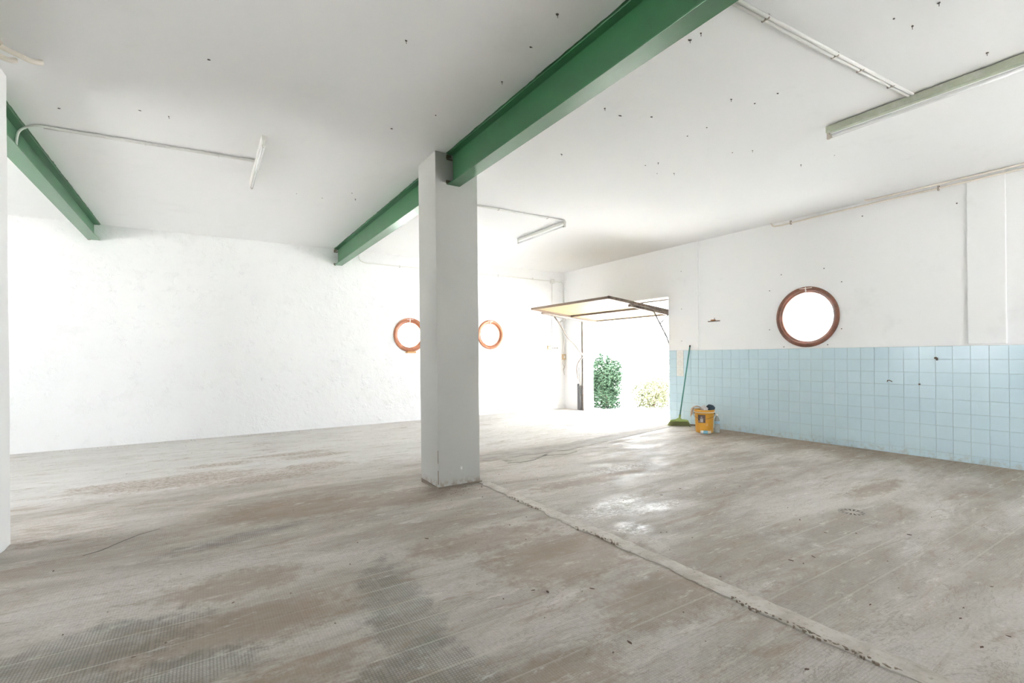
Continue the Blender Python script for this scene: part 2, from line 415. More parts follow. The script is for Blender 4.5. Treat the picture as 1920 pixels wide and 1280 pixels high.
# small fixing holes in ceiling and wall
SP = [(1.067, 2.867), (1.802, 2.946), (1.755, 2.519), (1.719, 2.198), (1.596, 3.634), (1.368, 4.042), (-0.402, 4.756), (-0.218, 4.753), (0.048, 3.717), (-0.925, 5.034), (2.687, 2.844), (2.878, 2.868), (3.112, 2.748), (3.419, 2.241), (3.664, 2.632), (3.659, 2.825), (4.333, 2.833), (2.558, 1.949), (2.559, 1.872), (3.412, 1.201), (3.586, 1.17), (3.641, 2.008), (3.635, 2.184), (3.474, 1.012), (3.911, 3.375), (3.852, 3.491), (4.455, 2.703), (5.23, 2.65), (5.264, 2.348), (4.325, 1.018), (2.939, 3.714), (4.131, 3.581), (4.289, 3.486), (0.949, 6.228), (1.238, 6.239), (1.503, 5.878), (1.592, 6.077)]
m = MB()
for x, y in SP:
    a = random.uniform(0, PI); s_ = random.uniform(.005, .011)
    pts = [(x + math.cos(a + t_) * s_ * random.uniform(.6, 1.3) * (1.5 if i % 3 == 0 else 1), y + math.sin(a + t_) * s_ * random.uniform(.5, 1.1)) for i, t_ in enumerate([k * PI / 3 for k in range(6)])]
    m.poly(pts, H - .0025, H + .01)
    if random.random() < .45: m.tube([(x, y, H), (x + .004, y + .002, H - .018)], .0018, 5)
m.ob('nail_hole', M_hole, ceil_o)['kind'] = 'stuff'
m = MB()
for y, z in [(4.145, 2.19), (4.151, 1.602), (3.16, 2.196), (3.166, 1.567), (3.937, 1.339), (3.34, 1.356), (3.966, 2.406), (3.378, 2.409), (2.909, 3.014), (1.971, 2.928)]:
    m.lathe([(.0075, -.002), (.0075, .002)], (XW, y, z), 'x', 7, smooth=False)
for z in (1.48, 2.05, 2.72): m.lathe([(.007, -.002), (.007, .002)], (XR, 5.73, z), 'x', 7, smooth=False)
m.ob('nail_hole', M_hole, wr)['kind'] = 'stuff'

# ---------------------------------------------------------------- floor details that stand proud
def jag(xa, xb, ya, yb, n, amp, side, s=0):
    out = []
    for i in range(n + 1):
        u = i / n; x = xa + (xb - xa) * u; y = ya + (yb - ya) * u
        d = (noise.noise((i * .37 + s, s * 1.7, 0)) + .5 * noise.noise((i * 1.3 + s, 4, 0))) * amp
        dx, dy = (yb - ya), -(xb - xa); L = math.hypot(dx, dy)
        out.append((x + dx / L * d, y + dy / L * d))
    return out
def strip(name, left, right, h, mt):
    m = MB(); n = len(left); vs = []
    for i in range(n):
        l, r = left[i], right[i]; row = []
        for j, (u, hh) in enumerate(((0, -.002), (.0, h * .6), (.12, h), (.5, h * 1.1), (.88, h), (1, h * .6), (1, -.002))):
            row.append(m.b.verts.new((l[0] + (r[0] - l[0]) * u, l[1] + (r[1] - l[1]) * u, hh + (noise.noise((i * .6, j * 1.1, 3)) * h * .35 if 0 < j < 6 else 0))))
        vs.append(row)
    for i in range(n - 1):
        for j in range(6): m.b.faces.new((vs[i][j], vs[i + 1][j], vs[i + 1][j + 1], vs[i][j + 1]))
    o = m.ob(name, mt, floor_o); return o
NL = 150
Lp = jag(2.28, 2.235, 4.26, -2.4, NL, .035, 1, 2.0); Rp = jag(2.375, 2.405, 4.26, -2.4, NL, .012, 1, 9.0)
s_ = strip('cement_strip', Lp, Rp, .009, M_band); s_['label'] = 'raised cracked strip of pale cement'
m = MB()                         # crumbled pits along the left edge of the strip
for (i0, i1) in ((14, 24), (34, 44), (62, 78), (86, 98)):
    for i in range(i0, i1):
        (x1, y1), (x2, y2) = Lp[i], Lp[i + 1]
        for q in range(4):
            if noise.noise((i * .9 + q, 4, 0)) < -.1: continue
            xa, ya = x1 + (x2 - x1) * q / 4 + random.uniform(-.004, .022), y1 + (y2 - y1) * q / 4; w1, w2 = random.uniform(.002, .009), random.uniform(.006, .016)
            m.poly([(xa - w1, ya), (xa, ya - w2 * .8), (xa + w1, ya - w2 * .3), (xa + w1 * .4, ya + w2 * .6)], -.001, .0108)
m.ob('crumbled_crack', mat('broken_edge', (.26, .21, .16), .9), s_)['kind'] = 'stuff'
bl = jag(2.34, 4.06, 5.13, 5.03, 30, .03, 1, 5) + jag(4.2, 7.2, 5.06, 5.72, 50, .03, 1, 7); bu = jag(2.34, 4.06, 5.42, 5.40, 30, .03, 1, 15) + jag(4.2, 7.2, 5.41, 5.93, 50, .03, 1, 17)
s_ = strip('cement_strip', bl, bu, .005, M_band2); s_['label'] = 'low grey cement band crossing the bay'
# flaked slabs next to the band
m = MB()
for (x, y, a, b) in [(3.35, 4.95, .34, .09), (3.85, 4.93, .3, .08), (3.2, 4.83, .2, .06)]:
    pts = [(x + math.cos(k * PI / 8) * a * random.uniform(.75, 1.2), y + math.sin(k * PI / 8) * b * random.uniform(.7, 1.25)) for k in range(16)]
    m.poly(pts, -.002, .007)
m.ob('cement_flake', M_stone, floor_o, .003, 1)['kind'] = 'stuff'
m = MB()                         # crumbs and grit
for i in range(900):
    if i < 330: x, y = random.gauss(7.0, .18), random.uniform(.5, 5.2)
    elif i < 480: x, y = random.uniform(-2, 1.8), 9.0 - abs(random.gauss(0, .12))
    elif i < 560: x, y = random.uniform(1.7, 2.5), random.gauss(4.2, .12)
    elif i < 700: x, y = random.gauss(3, 1.6), random.gauss(3, 1.3)
    else: x, y = random.uniform(-1, 6.5), random.uniform(.6, 8.5)
    if x > XR - .02 or y > YB - .02 or (1.82 < x < 2.32 and 4.25 < y < 4.72): continue
    s0 = random.uniform(.0025, .008)
    vs = [m.b.verts.new((x + math.cos(a) * s0 * random.uniform(.6, 1.2), y + math.sin(a) * s0 * random.uniform(.6, 1.2), -.0005)) for a in (0, 2.1, 4.2)]
    tp = m.b.verts.new((x, y, s0 * random.uniform(.5, 1)))
    for i_ in range(3): m.b.faces.new((vs[i_], vs[(i_ + 1) % 3], tp))
m.ob('grit', mat('grit', (.19, .15, .115), .9), floor_o)['kind'] = 'stuff'
m = MB()                         # long hairline crack in the left bay
m.tube([(-.66, 4.10, .0), (-.58, 4.14, .001), (-.48, 4.27, .001), (-.40, 4.36, .001), (-.28, 4.43, .0)], .0016, 5)
m.ob('crack', M_hole, floor_o)['kind'] = 'stuff'

# floor drain
dr = thing('floor_drain', 'round dark slotted drain grate set in the concrete floor', 'drain', (4.276, 1.806, 0))
m = MB(); m.lathe([(.094, -.002), (.094, .002), (.080, .003), (.078, -.002)], (4.276, 1.806, 0), 'z', 32, True); m.ob('rim', mat('drain_rim', (.33, .31, .28), .8), dr)
m = MB(); m.lathe([(.079, -.002), (.079, .0008)], (4.276, 1.806, 0), 'z', 32); m.ob('sump', M_hole, dr)
m = MB(); m.lathe([(.032, 0), (.032, .002), (.0, .0025)], (4.276, 1.806, 0), 'z', 24); m.ob('grate_hub', M_stone, dr)
for k in range(14):
    a = 2 * PI * k / 14; m = MB(); ca, sa = math.cos(a), math.sin(a)
    m.bar((4.276 + ca * .032, 1.806 + sa * .032, .0012), (4.276 + ca * .08, 1.806 + sa * .08, .0012), .0115, .0016); m.ob('grate_bar', M_stone, dr)

# ---------------------------------------------------------------- columns and beams
def column(xa, xb, ya, yb, label, rough=.004, mt=None):
    root = thing('column', label, 'column', ((xa + xb) / 2, (ya + yb) / 2, 0))
    m = MB(); nz = 40; rows = []
    cx, cy = (xa + xb) / 2, (ya + yb) / 2; k = 6
    ring0 = [(xa + (xb - xa) * i / k, ya) for i in range(k)] + [(xb, ya + (yb - ya) * i / k) for i in range(k)] + [(xb - (xb - xa) * i / k, yb) for i in range(k)] + [(xa, yb - (yb - ya) * i / k) for i in range(k)]
    for j in range(nz + 1):
        z = H * j / nz; row = []
        for (x, y) in ring0:
            d = noise.noise((x * 2, y * 2 + z * 1.3, z * 2)) * rough + noise.noise((x * 9, y * 9, z * 11)) * rough * .4
            if j == 0: d += .004 * random.uniform(-1, 1)
            L = math.hypot(x - cx, y - cy); row.append(m.b.verts.new((x + (x - cx) / L * d, y + (y - cy) / L * d, z)))
        rows.append(row)
    n = len(ring0)
    for j in range(nz):
        for i in range(n): m.b.faces.new((rows[j][i], rows[j][(i + 1) % n], rows[j + 1][(i + 1) % n], rows[j + 1][i]))
    m.b.faces.new(rows[0][::-1]); m.b.faces.new(rows[-1])
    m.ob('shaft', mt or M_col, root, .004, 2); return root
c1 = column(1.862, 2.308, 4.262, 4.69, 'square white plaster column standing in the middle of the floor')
m = MB()                         # plaster broken from the foot
m.box(1.859, 1.865, 4.258, 4.264, .04, .17); m.box(1.859, 1.864, 4.259, 4.264, .24, .36)
m.poly([(1.86, 4.258), (2.0, 4.245), (2.15, 4.25), (2.31, 4.235), (2.33, 4.26), (2.31, 4.27), (1.86, 4.27)], 0, .014)
m.poly([(1.87, 4.26), (1.85, 4.24), (1.84, 4.40), (1.83, 4.6), (1.865, 4.70), (1.87, 4.5)], 0, .016)
m.ob('chipped_edge', mat('chipped_plaster', (.25, .21, .17), .9), c1)
c2 = column(-1.56, -1.118, 4.24, 4.643, 'white column at the far left edge, seen only as a bright side', mt=M_wall)  # whiter plaster than the middle column, painting in its strongly lit side

def beam(x0, x1, ya, yb, zb, label, green_m=M_green, seed=0):
    root = thing('steel_beam', label, 'beam', ((x0 + x1) / 2, (ya + yb) / 2, zb)); xc = (x0 + x1) / 2
    m = MB(); m.box(x0, x1, ya, yb, zb, zb + .011); m.ob('bottom_flange', green_m, root, .002, 2)
    m = MB(); m.box(xc - .005, xc + .005, ya, yb, zb + .011, H - .011); m.ob('web', green_m, root)
    m = MB(); m.box(x0, x1, ya, yb, H - .011, H - .0005); m.ob('top_flange', green_m, root, .002, 2)
    m = MB()                     # paint run over on to the ceiling, ragged edge
    for side in (-1, 1):
        xe = x0 if side < 0 else x1; n = int((yb - ya) * 22)
        L_ = [(xe + side * (.010 + .012 * abs(noise.noise((i * .45, side + seed, 0))) + random.uniform(0, .004)), ya + (yb - ya) * i / n) for i in range(n + 1)]
        R_ = [(xe - side * .01, ya + (yb - ya) * i / n) for i in range(n + 1)]
        for i in range(n):
            vs = [m.b.verts.new((p[0], p[1], H - .0012)) for p in (L_[i], L_[i + 1], R_[i + 1], R_[i])]; m.b.faces.new(vs)
    m.ob('paint_edge', M_greenlt, root)
    return root
b1 = beam(1.985, 2.115, YF, 4.262, 2.888, 'green steel beam running from the column towards the viewer')
b2 = beam(2.00, 2.13, 4.69, YB, 2.897, 'green steel beam from the column to the back wall')
b3 = beam(-1.375, -1.238, 4.643, YB, 2.955, 'green steel beam at the left, ending at the back wall', seed=3)
b4 = beam(-1.375, -1.238, YF, 4.24, 2.955, 'green steel beam in front of the left column, outside the picture', seed=5)
for o, y_, x_, zz in ((b1, 4.255, 1.985, 2.9), (b2, YB - .01, 2.0, 2.9), (b3, YB - .01, -1.36, 2.96)):    # broken mortar round the beam end
    m = MB(); random.seed(3)
    for k in range(7):
        z_ = (H - .03 - .012 * k) if k < 4 else zz + .012 * (k - 4) - .01; s0 = random.uniform(.006, .014)
        m.box(x_ - s0 * 1.2, x_ + .05 * random.random() + .01, y_ - s0 * .5, y_ + .008, z_, z_ + .013)
    m.ob('end_mortar', mat('end_mortar', (.20, .16, .12), .9), o)

# ---------------------------------------------------------------- fluorescent lamps
def lamp(x, ya, yb, label, hm, hw=.026, hh=.062, tr=.0155):
    root = thing('fluorescent_lamp', label, 'lamp', (x, (ya + yb) / 2, H))
    m = MB(); m.box(x - hw, x + hw, ya, yb, H - hh, H - .006); m.ob('housing', hm, root, .004, 2)
    for y_ in (ya + .22, yb - .22):
        m = MB(); m.box(x - .012, x + .012, y_ - .02, y_ + .02, H - .008, H - .0005); m.ob('spacer', M_clip, root)
    for y_, s in ((ya + .012, 1), (yb - .012, -1)):
        m = MB(); m.box(x - .012, x + .012, y_ - .011, y_ + .011, H - hh - .05, H - hh + .002); m.ob('lamp_holder', M_capm if hm is M_fixt else M_fixw, root, .003, 2)
    m = MB(); m.tube([(x, ya + .024, H - hh - .032), (x, yb - .024, H - hh - .032)], tr, 14); tb = m.ob('tube', M_tubeg, root)
    for y_ in (ya + .024, yb - .044):
        m = MB(); m.tube([(x, y_, H - hh - .032), (x, y_ + .02, H - hh - .032)], tr + .0008, 14); m.ob('tube_cap', M_capm, tb)
    return root
lamp(4.545, .72, 2.085, 'long greenish fluorescent lamp on the ceiling at the right edge', M_fixt)
lamp(.462, 4.72, 6.02, 'white fluorescent lamp on the ceiling left of the column', M_fixw, .020, .05, .013)
lamp(4.43, 5.53, 6.78, 'white fluorescent lamp right of the column, the farthest of the three', M_fixw, .018, .045, .012)

# ---------------------------------------------------------------- conduits
def conduit(label, runs, r=.009, mt=None, clips=(), clip_m=None, axis='x', sag=0):
    p0 = runs[0][0]
    root = thing('conduit', label, 'pipe', p0)
    for run in runs:
        m = MB(); m.tube(bend(run), r, 10); m.ob('pipe', mt or M_pvc, root)
    for c_ in clips:
        m = MB()
        if axis == 'x': m.box(c_[0] - .006, c_[0] + .006, c_[1] - r * 2.2, c_[1] + r * 2.2, c_[2] - r * 1.05, c_[2] + r * 1.2)
        elif axis == 'yw': m.box(c_[0] - r * 1.6, c_[0] + r * 1.2, c_[1] - .009, c_[1] + .009, c_[2] - r * 2.6, c_[2] + r * 2.6)
        else: m.box(c_[0] - .009, c_[0] + .009, c_[1] - r * 1.6, c_[1] + r * .8, c_[2] - r * 2.2, c_[2] + r * 2.2)
        m.ob('clip', clip_m or M_clip, root, .002, 1)
    return root
zc = H - .013
conduit('double white conduit along the ceiling from the middle beam to the greenish lamp', [[(2.12, 1.60, zc), (3.4, 1.535, zc), (4.50, 1.472, zc)], [(2.12, 1.625, zc), (3.4, 1.56, zc), (4.50, 1.497, zc)]], .011,
        clips=[(2.75, 1.582, H - .014), (3.48, 1.545, H - .014), (3.80, 1.53, H - .014), (4.22, 1.508, H - .014)])
conduit('double white conduit along the ceiling from left beam to the lamp left of the column', [[(-1.29, 5.56, H - .20), (-1.26, 5.50, H - .06), (-1.16, 5.46, zc), (.44, 5.35, zc)], [(-1.10, 5.48, zc), (.44, 5.375, zc)]], .010,
        clips=[(-.42, 5.425, H - .014), (.14, 5.39, H - .014)], clip_m=M_clip2)
conduit('double white conduit on the ceiling right of the column, running to the farther lamp', [[(2.13, 5.50, zc), (4.40, 5.50, zc)], [(2.13, 5.525, zc), (4.40, 5.525, zc)]], .009,
        clips=[(3.3, 5.512, H - .014), (4.1, 5.512, H - .014)])
conduit('two cream pipes crossing the ceiling above the far left column', [[(-1.75, 3.93, H - .04), (-1.05, 4.11, H - .04), (-.90, 4.235, H - .045), (-.865, 4.275, H - .018)], [(-1.75, 4.12, H - .04), (-1.10, 4.24, H - .04), (-1.02, 4.29, H - .045), (-1.0, 4.33, H - .018)]], .016, M_pvc2,
        clips=[(-1.02, 4.12, H - .025)])
conduit('long thin pipe high on the right wall with a hooked end', [[(XR - .011, 4.09, 3.187), (XR - .011, 4.06, 3.135), (XR - .011, 3.95, 3.125), (XR - .011, 3.3, 3.135), (XR - .011, -2.4, 3.142)]], .011, M_pvc2,
        clips=[(XR - .010, y, 3.135) for y in (3.80, 2.12, .9)], axis='yw', clip_m=M_clip)
conduit('shorter pipe along the edge of the ceiling, right wall', [[(XR - .075, 2.84, H - .003), (XR - .07, 2.80, H - .016), (XR - .055, 2.1, H - .016), (XR - .045, -2.4, H - .016)]], .011, M_pvc2,
        clips=[(XR - .052, y, H - .018) for y in (2.08, 1.75, 1.2)], axis='x', clip_m=M_clip2)
yc = YB - .014
conduit('white conduit high on the back wall between the beam and the junction box', [[(2.43, yc, 3.16), (2.425, yc, 3.03), (2.55, yc, 2.985), (6.80, yc, 2.962)]], .011, M_pvc,
        clips=[(x, yc + .004, 2.975) for x in (3.2, 4.2, 5.4, 6.3)], axis='b', clip_m=M_clip2)
conduit('conduit bending down from the junction box into the back corner', [[(6.90, yc, 2.955), (7.165, yc, 2.955), (7.175, yc, 1.27)]], .011, M_pvc, clips=[(7.175, yc + .004, z) for z in (2.5, 1.7)], axis='b', clip_m=M_clip2)
conduit('thin conduit dropping from the junction box to the wall switches', [[(6.845, yc, 2.92), (6.835, yc, 1.49)]], .009, M_pvc, clips=[(6.84, yc + .004, z) for z in (2.4, 1.8)], axis='b', clip_m=M_clip2)
jb = thing('junction_box', 'small white junction box high on the back wall near the corner', 'electrical box', (6.85, YB, 2.96))
m = MB(); m.box(6.80, 6.90, YB - .045, YB, 2.91, 3.01); m.ob('box_body', M_fixw, jb, .008, 3)
m = MB(); m.lathe([(.042, 0), (.042, -.006), (.0, -.008)], (6.85, YB - .045, 2.96), 'y', 24); m.ob('lid', M_fixw, jb)

# electrical bits
M_cream = mat('aged_cream_plastic', (.62, .46, .28), .5)
sw = thing('wall_switch', 'cream switch and sockets on the back wall left of the garage corner', 'switch', (6.80, YB, 1.42))
m = MB(); m.box(6.70, 6.79, YB - .04, YB, 1.375, 1.465); m.ob('switch_box', M_cream, sw, .006, 2)
m = MB(); m.box(6.72, 6.77, YB - .046, YB - .04, 1.395, 1.445); m.ob('rocker', M_fixw, sw, .003, 2)
m = MB(); m.box(6.80, 6.99, YB - .035, YB, 1.38, 1.45); sb = m.ob('socket_strip', mat('pale_plastic', (.80, .76, .68), .5), sw, .006, 2)
for x in (6.84, 6.90, 6.96):
    m = MB(); m.lathe([(.014, -.001), (.014, .003)], (x, YB - .037, 1.412), 'y', 14); m.ob('socket_hole', M_hole, sb)
cb = thing('wall_switch', 'cream cable box with dangling leads in the back corner beside the opening', 'switch', (7.16, YB, 1.2))
m = MB(); m.box(7.12, 7.205, YB - .055, YB, 1.14, 1.27); m.ob('switch_box', M_cream, cb, .006, 2)
m = MB(); m.box(7.14, 7.18, YB - .062, YB - .055, 1.175, 1.235); m.ob('rocker', M_fixw, cb, .003, 2)
m = MB(); m.tube(bend([(7.15, YB - .03, 1.14), (7.13, YB - .03, 1.05), (7.17, YB - .03, .98), (7.14, YB - .03, .90), (7.165, YB - .03, .84)], .03), .006, 6); m.ob('lead', M_clip, cb)
m = MB(); m.tube(bend([(7.18, YB - .03, 1.14), (7.19, YB - .03, 1.0), (7.15, YB - .03, .88), (7.17, YB - .03, .78)], .03), .005, 6); m.ob('lead', M_clip, cb)

# small rusted bracket on the right wall
br = thing('wall_bracket', 'small rusty bracket sticking out of the right wall near the pilaster', 'bracket', (XW, 5.1, 1.80))
m = MB(); m.box(XW - .022, XW, 4.985, 5.205, 1.785, 1.800); m.ob('bar', M_rust, br, .003, 2)
m = MB(); m.box(XW - .05, XW - .01, 5.06, 5.13, 1.80, 1.818); m.ob('stub', mat('orange_rust', (.45, .20, .08), .8), br, .003, 2)
m = MB(); m.tube([(XW - .03, 5.07, 1.818), (XW - .045, 5.06, 1.84)], .005, 6); m.ob('pin', M_rust, br)
# capped pipe stubs in the tiles
for i, (y, z, lab) in enumerate([(2.162, 1.173, 'dark broken pipe stub in the blue tiles, highest of the three'), (2.613, .881, 'curved metal hook sticking out of the blue tiles'), (2.319, .861, 'tiny dark hole plug in the blue tiles')]):
    o = thing('pipe_stub', lab, 'pipe', (XR, y, z))
    m = MB()
    if i == 1: m.tube([(XR, y + .03, z), (XR - .02, y + .02, z + .014), (XR - .03, y - .005, z + .016), (XR - .025, y - .03, z + .002)], .005, 7)
    elif i == 0: m.lathe([(.013, .004), (.013, -.016), (.007, -.018), (.007, -.03), (.0, -.03)], (XR, y, z), 'x', 12); m.box(XR - .022, XR - .006, y - .02, y - .006, z - .028, z + .004)
    else: m.lathe([(.010, .004), (.010, -.006), (0, -.007)], (XR, y, z), 'x', 12)
    m.ob('stub', M_rust, o)

# ---------------------------------------------------------------- portholes
def porthole(n, axis, c, R, ri, mt, label):
    root = bpy.data.objects.new('window_%d' % n, None); COL.objects.link(root); root.location = c
    root['kind'] = 'structure'; root['label'] = label
    w = R - ri
    prof = [(R, .01), (R, -.014), (R - .006, -.02), (R - w * .60, -.022), (R - w * .66, -.012), (R - w * .70, -.006), (R - w * .95, .0), (ri, .016), (ri, .10), (R - .02, .10), (R - .02, .01)]
    m = MB(); m.lathe(prof, c, axis, 64, True); m.ob('frame', mt, root)
    m = MB(); m.lathe([(ri + .004, .060), (ri + .004, .065)], c, axis, 48); m.ob('pane', M_glass, root)
    up = R - w * .5
    def P(a, h, z): return (c[0] + h, c[1] + a, c[2] + z) if axis == 'x' else (c[0] + a, c[1] + h, c[2] + z)
    m = MB(); m.bar(P(-R * .42, .01, ri + .012), P(R * .42, .01, ri + .012), .008, .010); m.ob('hinge_bar', M_clip2, root)
    m = MB(); m.bar(P(-R * .2, -.026, up + .018), P(R * .2, -.026, up + .018), .006, .008); m.ob('hinge_bar', M_clip2, root)
    m = MB(); m.bar(P(0, -.028, up + .032), P(0, -.02, ri + .008), .012, .010, (1, 0, 0) if axis == 'x' else (0, 1, 0)); m.ob('latch', M_clip2, root)
    return root
porthole(1, 'x', (XW, P1[0], P1[1]), .428, .345, M_brown, 'round porthole with a dark red-brown frame in the right wall')
porthole(2, 'y', (B1[0], YB, B1[1]), .328, .238, M_orange, 'round porthole with an orange-brown frame left of the column')
porthole(3, 'y', (B2[0], YB, B2[1]), .312, .230, M_orange, 'round porthole with an orange-brown frame right of the column')
m = MB(); pts = [(3.33, YB - .045), (3.50, YB - .045), (3.52, YB), (3.30, YB)]
m.poly(pts, 1.318, 1.348)
s_ = m.ob('broken_sill', mat('splintered_wood', (.62, .36, .14), .7), bpy.data.objects['window_2'], .004, 1)

# ---------------------------------------------------------------- garage door (up and over, open)
gd = bpy.data.objects.new('door_1', None); COL.objects.link(gd); gd.location = (6.6, 7.15, 2.1); gd['kind'] = 'structure'
gd['label'] = 'open up-and-over garage door panel hanging inside the opening'
GY0, GY1 = 6.03, 8.33
def gz(x): return 2.212 - (x - 5.745) * .112
def gp(x, y, dz=0): return (x, y, gz(x) + dz)
GX0, GX1, GM = 5.745, 7.55, 6.80
m = MB(); m.bar(gp(GX0 + .02, GY0), gp(GX0 + .02, GY1), .035, .045); m.ob('edge_rail', M_wood, gd, .003, 1)
m = MB(); m.bar(gp(GX1, GY0 + .03), gp(GX1, GY1 - .03), .04, .035); m.ob('edge_rail', M_greysteel, gd, .003, 1)
m = MB(); m.bar(gp(GM, GY0 + .03), gp(GM, GY1 - .03, 0), .045, .04); m.ob('cross_rail', M_wood, gd, .003, 1)
m = MB(); m.bar(gp(GX0, GY0 + .02, .0), gp(GX1, GY0 + .02, 0), .04, .05); m.ob('side_rail', M_rust, gd, .003, 1)
m = MB(); m.bar(gp(GX0, GY1 - .02, .0), gp(GX1, GY1 - .02, 0), .04, .045); m.ob('side_rail', M_wood, gd, .003, 1)
nb = 12                         # boards of the leaf, inner field and outer field
for k in range(nb):
    ya = GY0 + .04 + (GY1 - GY0 - .08) * k / nb; yb = GY0 + .04 + (GY1 - GY0 - .08) * (k + 1) / nb - .003
    v0, v1 = (GX0 + .035, GX1 - .02)
    m = MB(); m.bar((v0, (ya + yb) / 2, gz(v0) + .018), (v1, (ya + yb) / 2, gz(v1) + .018), yb - ya, .012); m.ob('board', M_ply, gd)
# steel channels screwed under both sides
m = MB(); m.bar(gp(6.25, GY0 + .03, -.055), gp(7.5, GY0 + .03, -.055), .045, .045); m.ob('channel', M_rust, gd, .002, 1)
m = MB(); m.bar(gp(6.0, GY1 - .03, -.05), gp(7.4, GY1 - .03, -.05), .045, .04); m.ob('channel', M_greysteel, gd, .002, 1)
# arms
def arm(name, pts, r=.013, mt=M_greysteel): m = MB(); m.tube(pts, r, 8); return m.ob(name, mt, gd)
yL = GY1 + .01
arm('arm', bend([(6.36, yL, gz(6.36) - .07), (6.50, yL, 1.93), (6.72, yL, 1.62), (6.90, yL, 1.50), (7.16, yL, 1.22)], .08), .015)
arm('brace', [(6.66, yL, gz(6.66) - .07), (6.50, yL, 1.95)], .010)
arm('arm', bend([(7.16, yL, 1.22), (7.03, yL + .02, 1.08), (6.98, yL + .02, .95), (7.02, yL + .02, .72)], .05), .013)
yR = GY0 + .0
arm('arm', [(6.83, yR, gz(6.83) - .07), (7.18, yR, 1.55), (7.36, yR, 1.15)], .012)
arm('brace', [(7.36, yR, gz(7.36) + .05), (7.0, yR, 1.80)], .010)
arm('arm', bend([(7.36, yR, 1.15), (7.40, yR + .02, 1.0), (7.30, yR + .03, .88)], .05), .011)
# posts, track
M_post = M_greysteel
m = MB(); m.box(XR - .035, XR - .002, DY1 + .0, DY1 + .045, 0, 2.12); m.ob('post', M_post, gd, .003, 1)
m = MB(); m.box(XR + .20, XR + .235, DY0 + .002, DY0 + .04, 0, 2.2); m.ob('post', M_rust, gd, .003, 1)
m = MB(); m.bar((XR + .16, DY0 + .02, 2.27), (XR + .16, DY1 - .02, 2.27), .03, .025); m.ob('head_rail', M_greysteel, gd)
# counterweights on a cable beside the post
for i, (dy, z1) in enumerate(((.095, .56), (.150, .60))):
    cw = [DY1 + dy, z1]
    m = MB(); m.lathe([(.0, .01), (.024, .012), (.026, .03), (.026, z1 - .01), (.020, z1), (.0, z1)], (XR - .045, DY1 + dy, 0), 'z', 16); m.ob('counterweight', mat('lead_grey', (.15, .15, .15), .5, .4), gd)
m = MB(); m.tube([(XR - .045, DY1 + .12, .6), (XR - .06, DY1 + .10, .8), (XR - .10, DY1 + .06, .98)], .006, 6); m.ob('cable', M_greysteel, gd)
# small coil of wire hung on the far jamb
wl_ = thing('wire_hook', 'small orange wire loop hanging on the far side of the garage opening', 'hook', (XR + .2, DY1, 1.7))
m = MB(); m.lathe([(.035, -.004), (.042, 0), (.035, .004), (.028, 0)], (XR + .22, DY1 - .012, 1.72), 'y', 20, True); m.tube([(XR + .22, DY1, 1.80), (XR + .22, DY1 - .012, 1.755)], .004, 6); m.ob('loop', mat('orange_wire', (.55, .25, .08), .6), wl_)

# ---------------------------------------------------------------- broom
bx, by = 6.985, 5.625
bm = thing('broom', 'green broom with a long teal handle leaning on the tiled wall', 'broom', (bx, by, 0))
top = Vector((7.205, 5.555, 1.385)); base = Vector((bx + .01, by, .115))
M_teal = mat('teal_plastic', (.06, .24, .21), .4); M_gcap = mat('broom_green', (.32, .42, .12), .6)
m = MB(); m.tube([base, base.lerp(top, .5), top], .0115, 12); hd = m.ob('handle', M_teal, bm)
m = MB(); m.tube([base.lerp(top, .985), top.lerp(base, -.012)], .0135, 12); m.ob('end_cap', M_iron, hd)
d = Vector((math.cos(-.65), math.sin(-.65), 0)); n_ = Vector((-d.y, d.x, 0))
m = MB()
for i, (u, hh) in enumerate(((-.15, .0), (-.145, .035), (-.05, .05), (0, .07), (.05, .05), (.145, .035), (.15, .0))): pass
vs = []
for u in [k / 12 * 2 - 1 for k in range(13)]:
    row = []; hh = .018 + .022 * math.sqrt(max(0, 1 - u * u)) + (.02 if abs(u) < .2 else 0)
    for s_k, z_k in ((-1, 0), (-1, .55), (-.5, 1), (.5, 1), (1, .55), (1, 0)):
        row.append(m.b.verts.new(Vector((bx, by, .075)) + d * u * .155 + n_ * s_k * .028 + Vector((0, 0, z_k * hh))))
    vs.append(row)
for i in range(12):
    for j in range(5): m.b.faces.new((vs[i][j], vs[i + 1][j], vs[i + 1][j + 1], vs[i][j + 1]))
    m.b.faces.new((vs[i][5], vs[i + 1][5], vs[i + 1][0], vs[i][0]))
m.b.faces.new(vs[0]); m.b.faces.new(vs[-1][::-1])
bh = m.ob('head', M_gcap, bm, .003, 2)
m = MB(); m.tube([base.lerp(top, -.02), base.lerp(top, .06)], .017, 12); m.ob('socket', M_gcap, bh)
m = MB(); random.seed(8)
for i in range(620):
    u = random.uniform(-1, 1); s0 = random.uniform(-1, 1)
    a = Vector((bx, by, .080)) + d * u * .150 + n_ * s0 * .024
    fl_ = .035; b_ = Vector((a.x, a.y, .002)) + d * (u * fl_ * 1.0 + random.uniform(-.012, .012)) + n_ * (s0 * .022 + random.uniform(-.012, .012))
    mid = a.lerp(b_, .5) + Vector((random.uniform(-.004, .004), random.uniform(-.004, .004), 0))
    m.tube([a, mid, b_], .0017, 3, cap=False)
bs = m.ob('bristles', mat('broom_bristle', (.42, .44, .20), .7), bm); bs['kind'] = 'stuff'
m = MB(); m.tube(bend([(bx + .13, by - .10, .02), (bx + .19, by - .15, .012), (bx + .22, by - .22, .02)], .03), [.02, .018, .016, .015, .014, .012, .01, .008][:len(bend([(0, 0, 0), (1, 0, 0), (1, 1, 0)], .03))] if False else .012, 7)
m.ob('fluff', mat('dust_fluff', (.26, .20, .14), .95), bm)

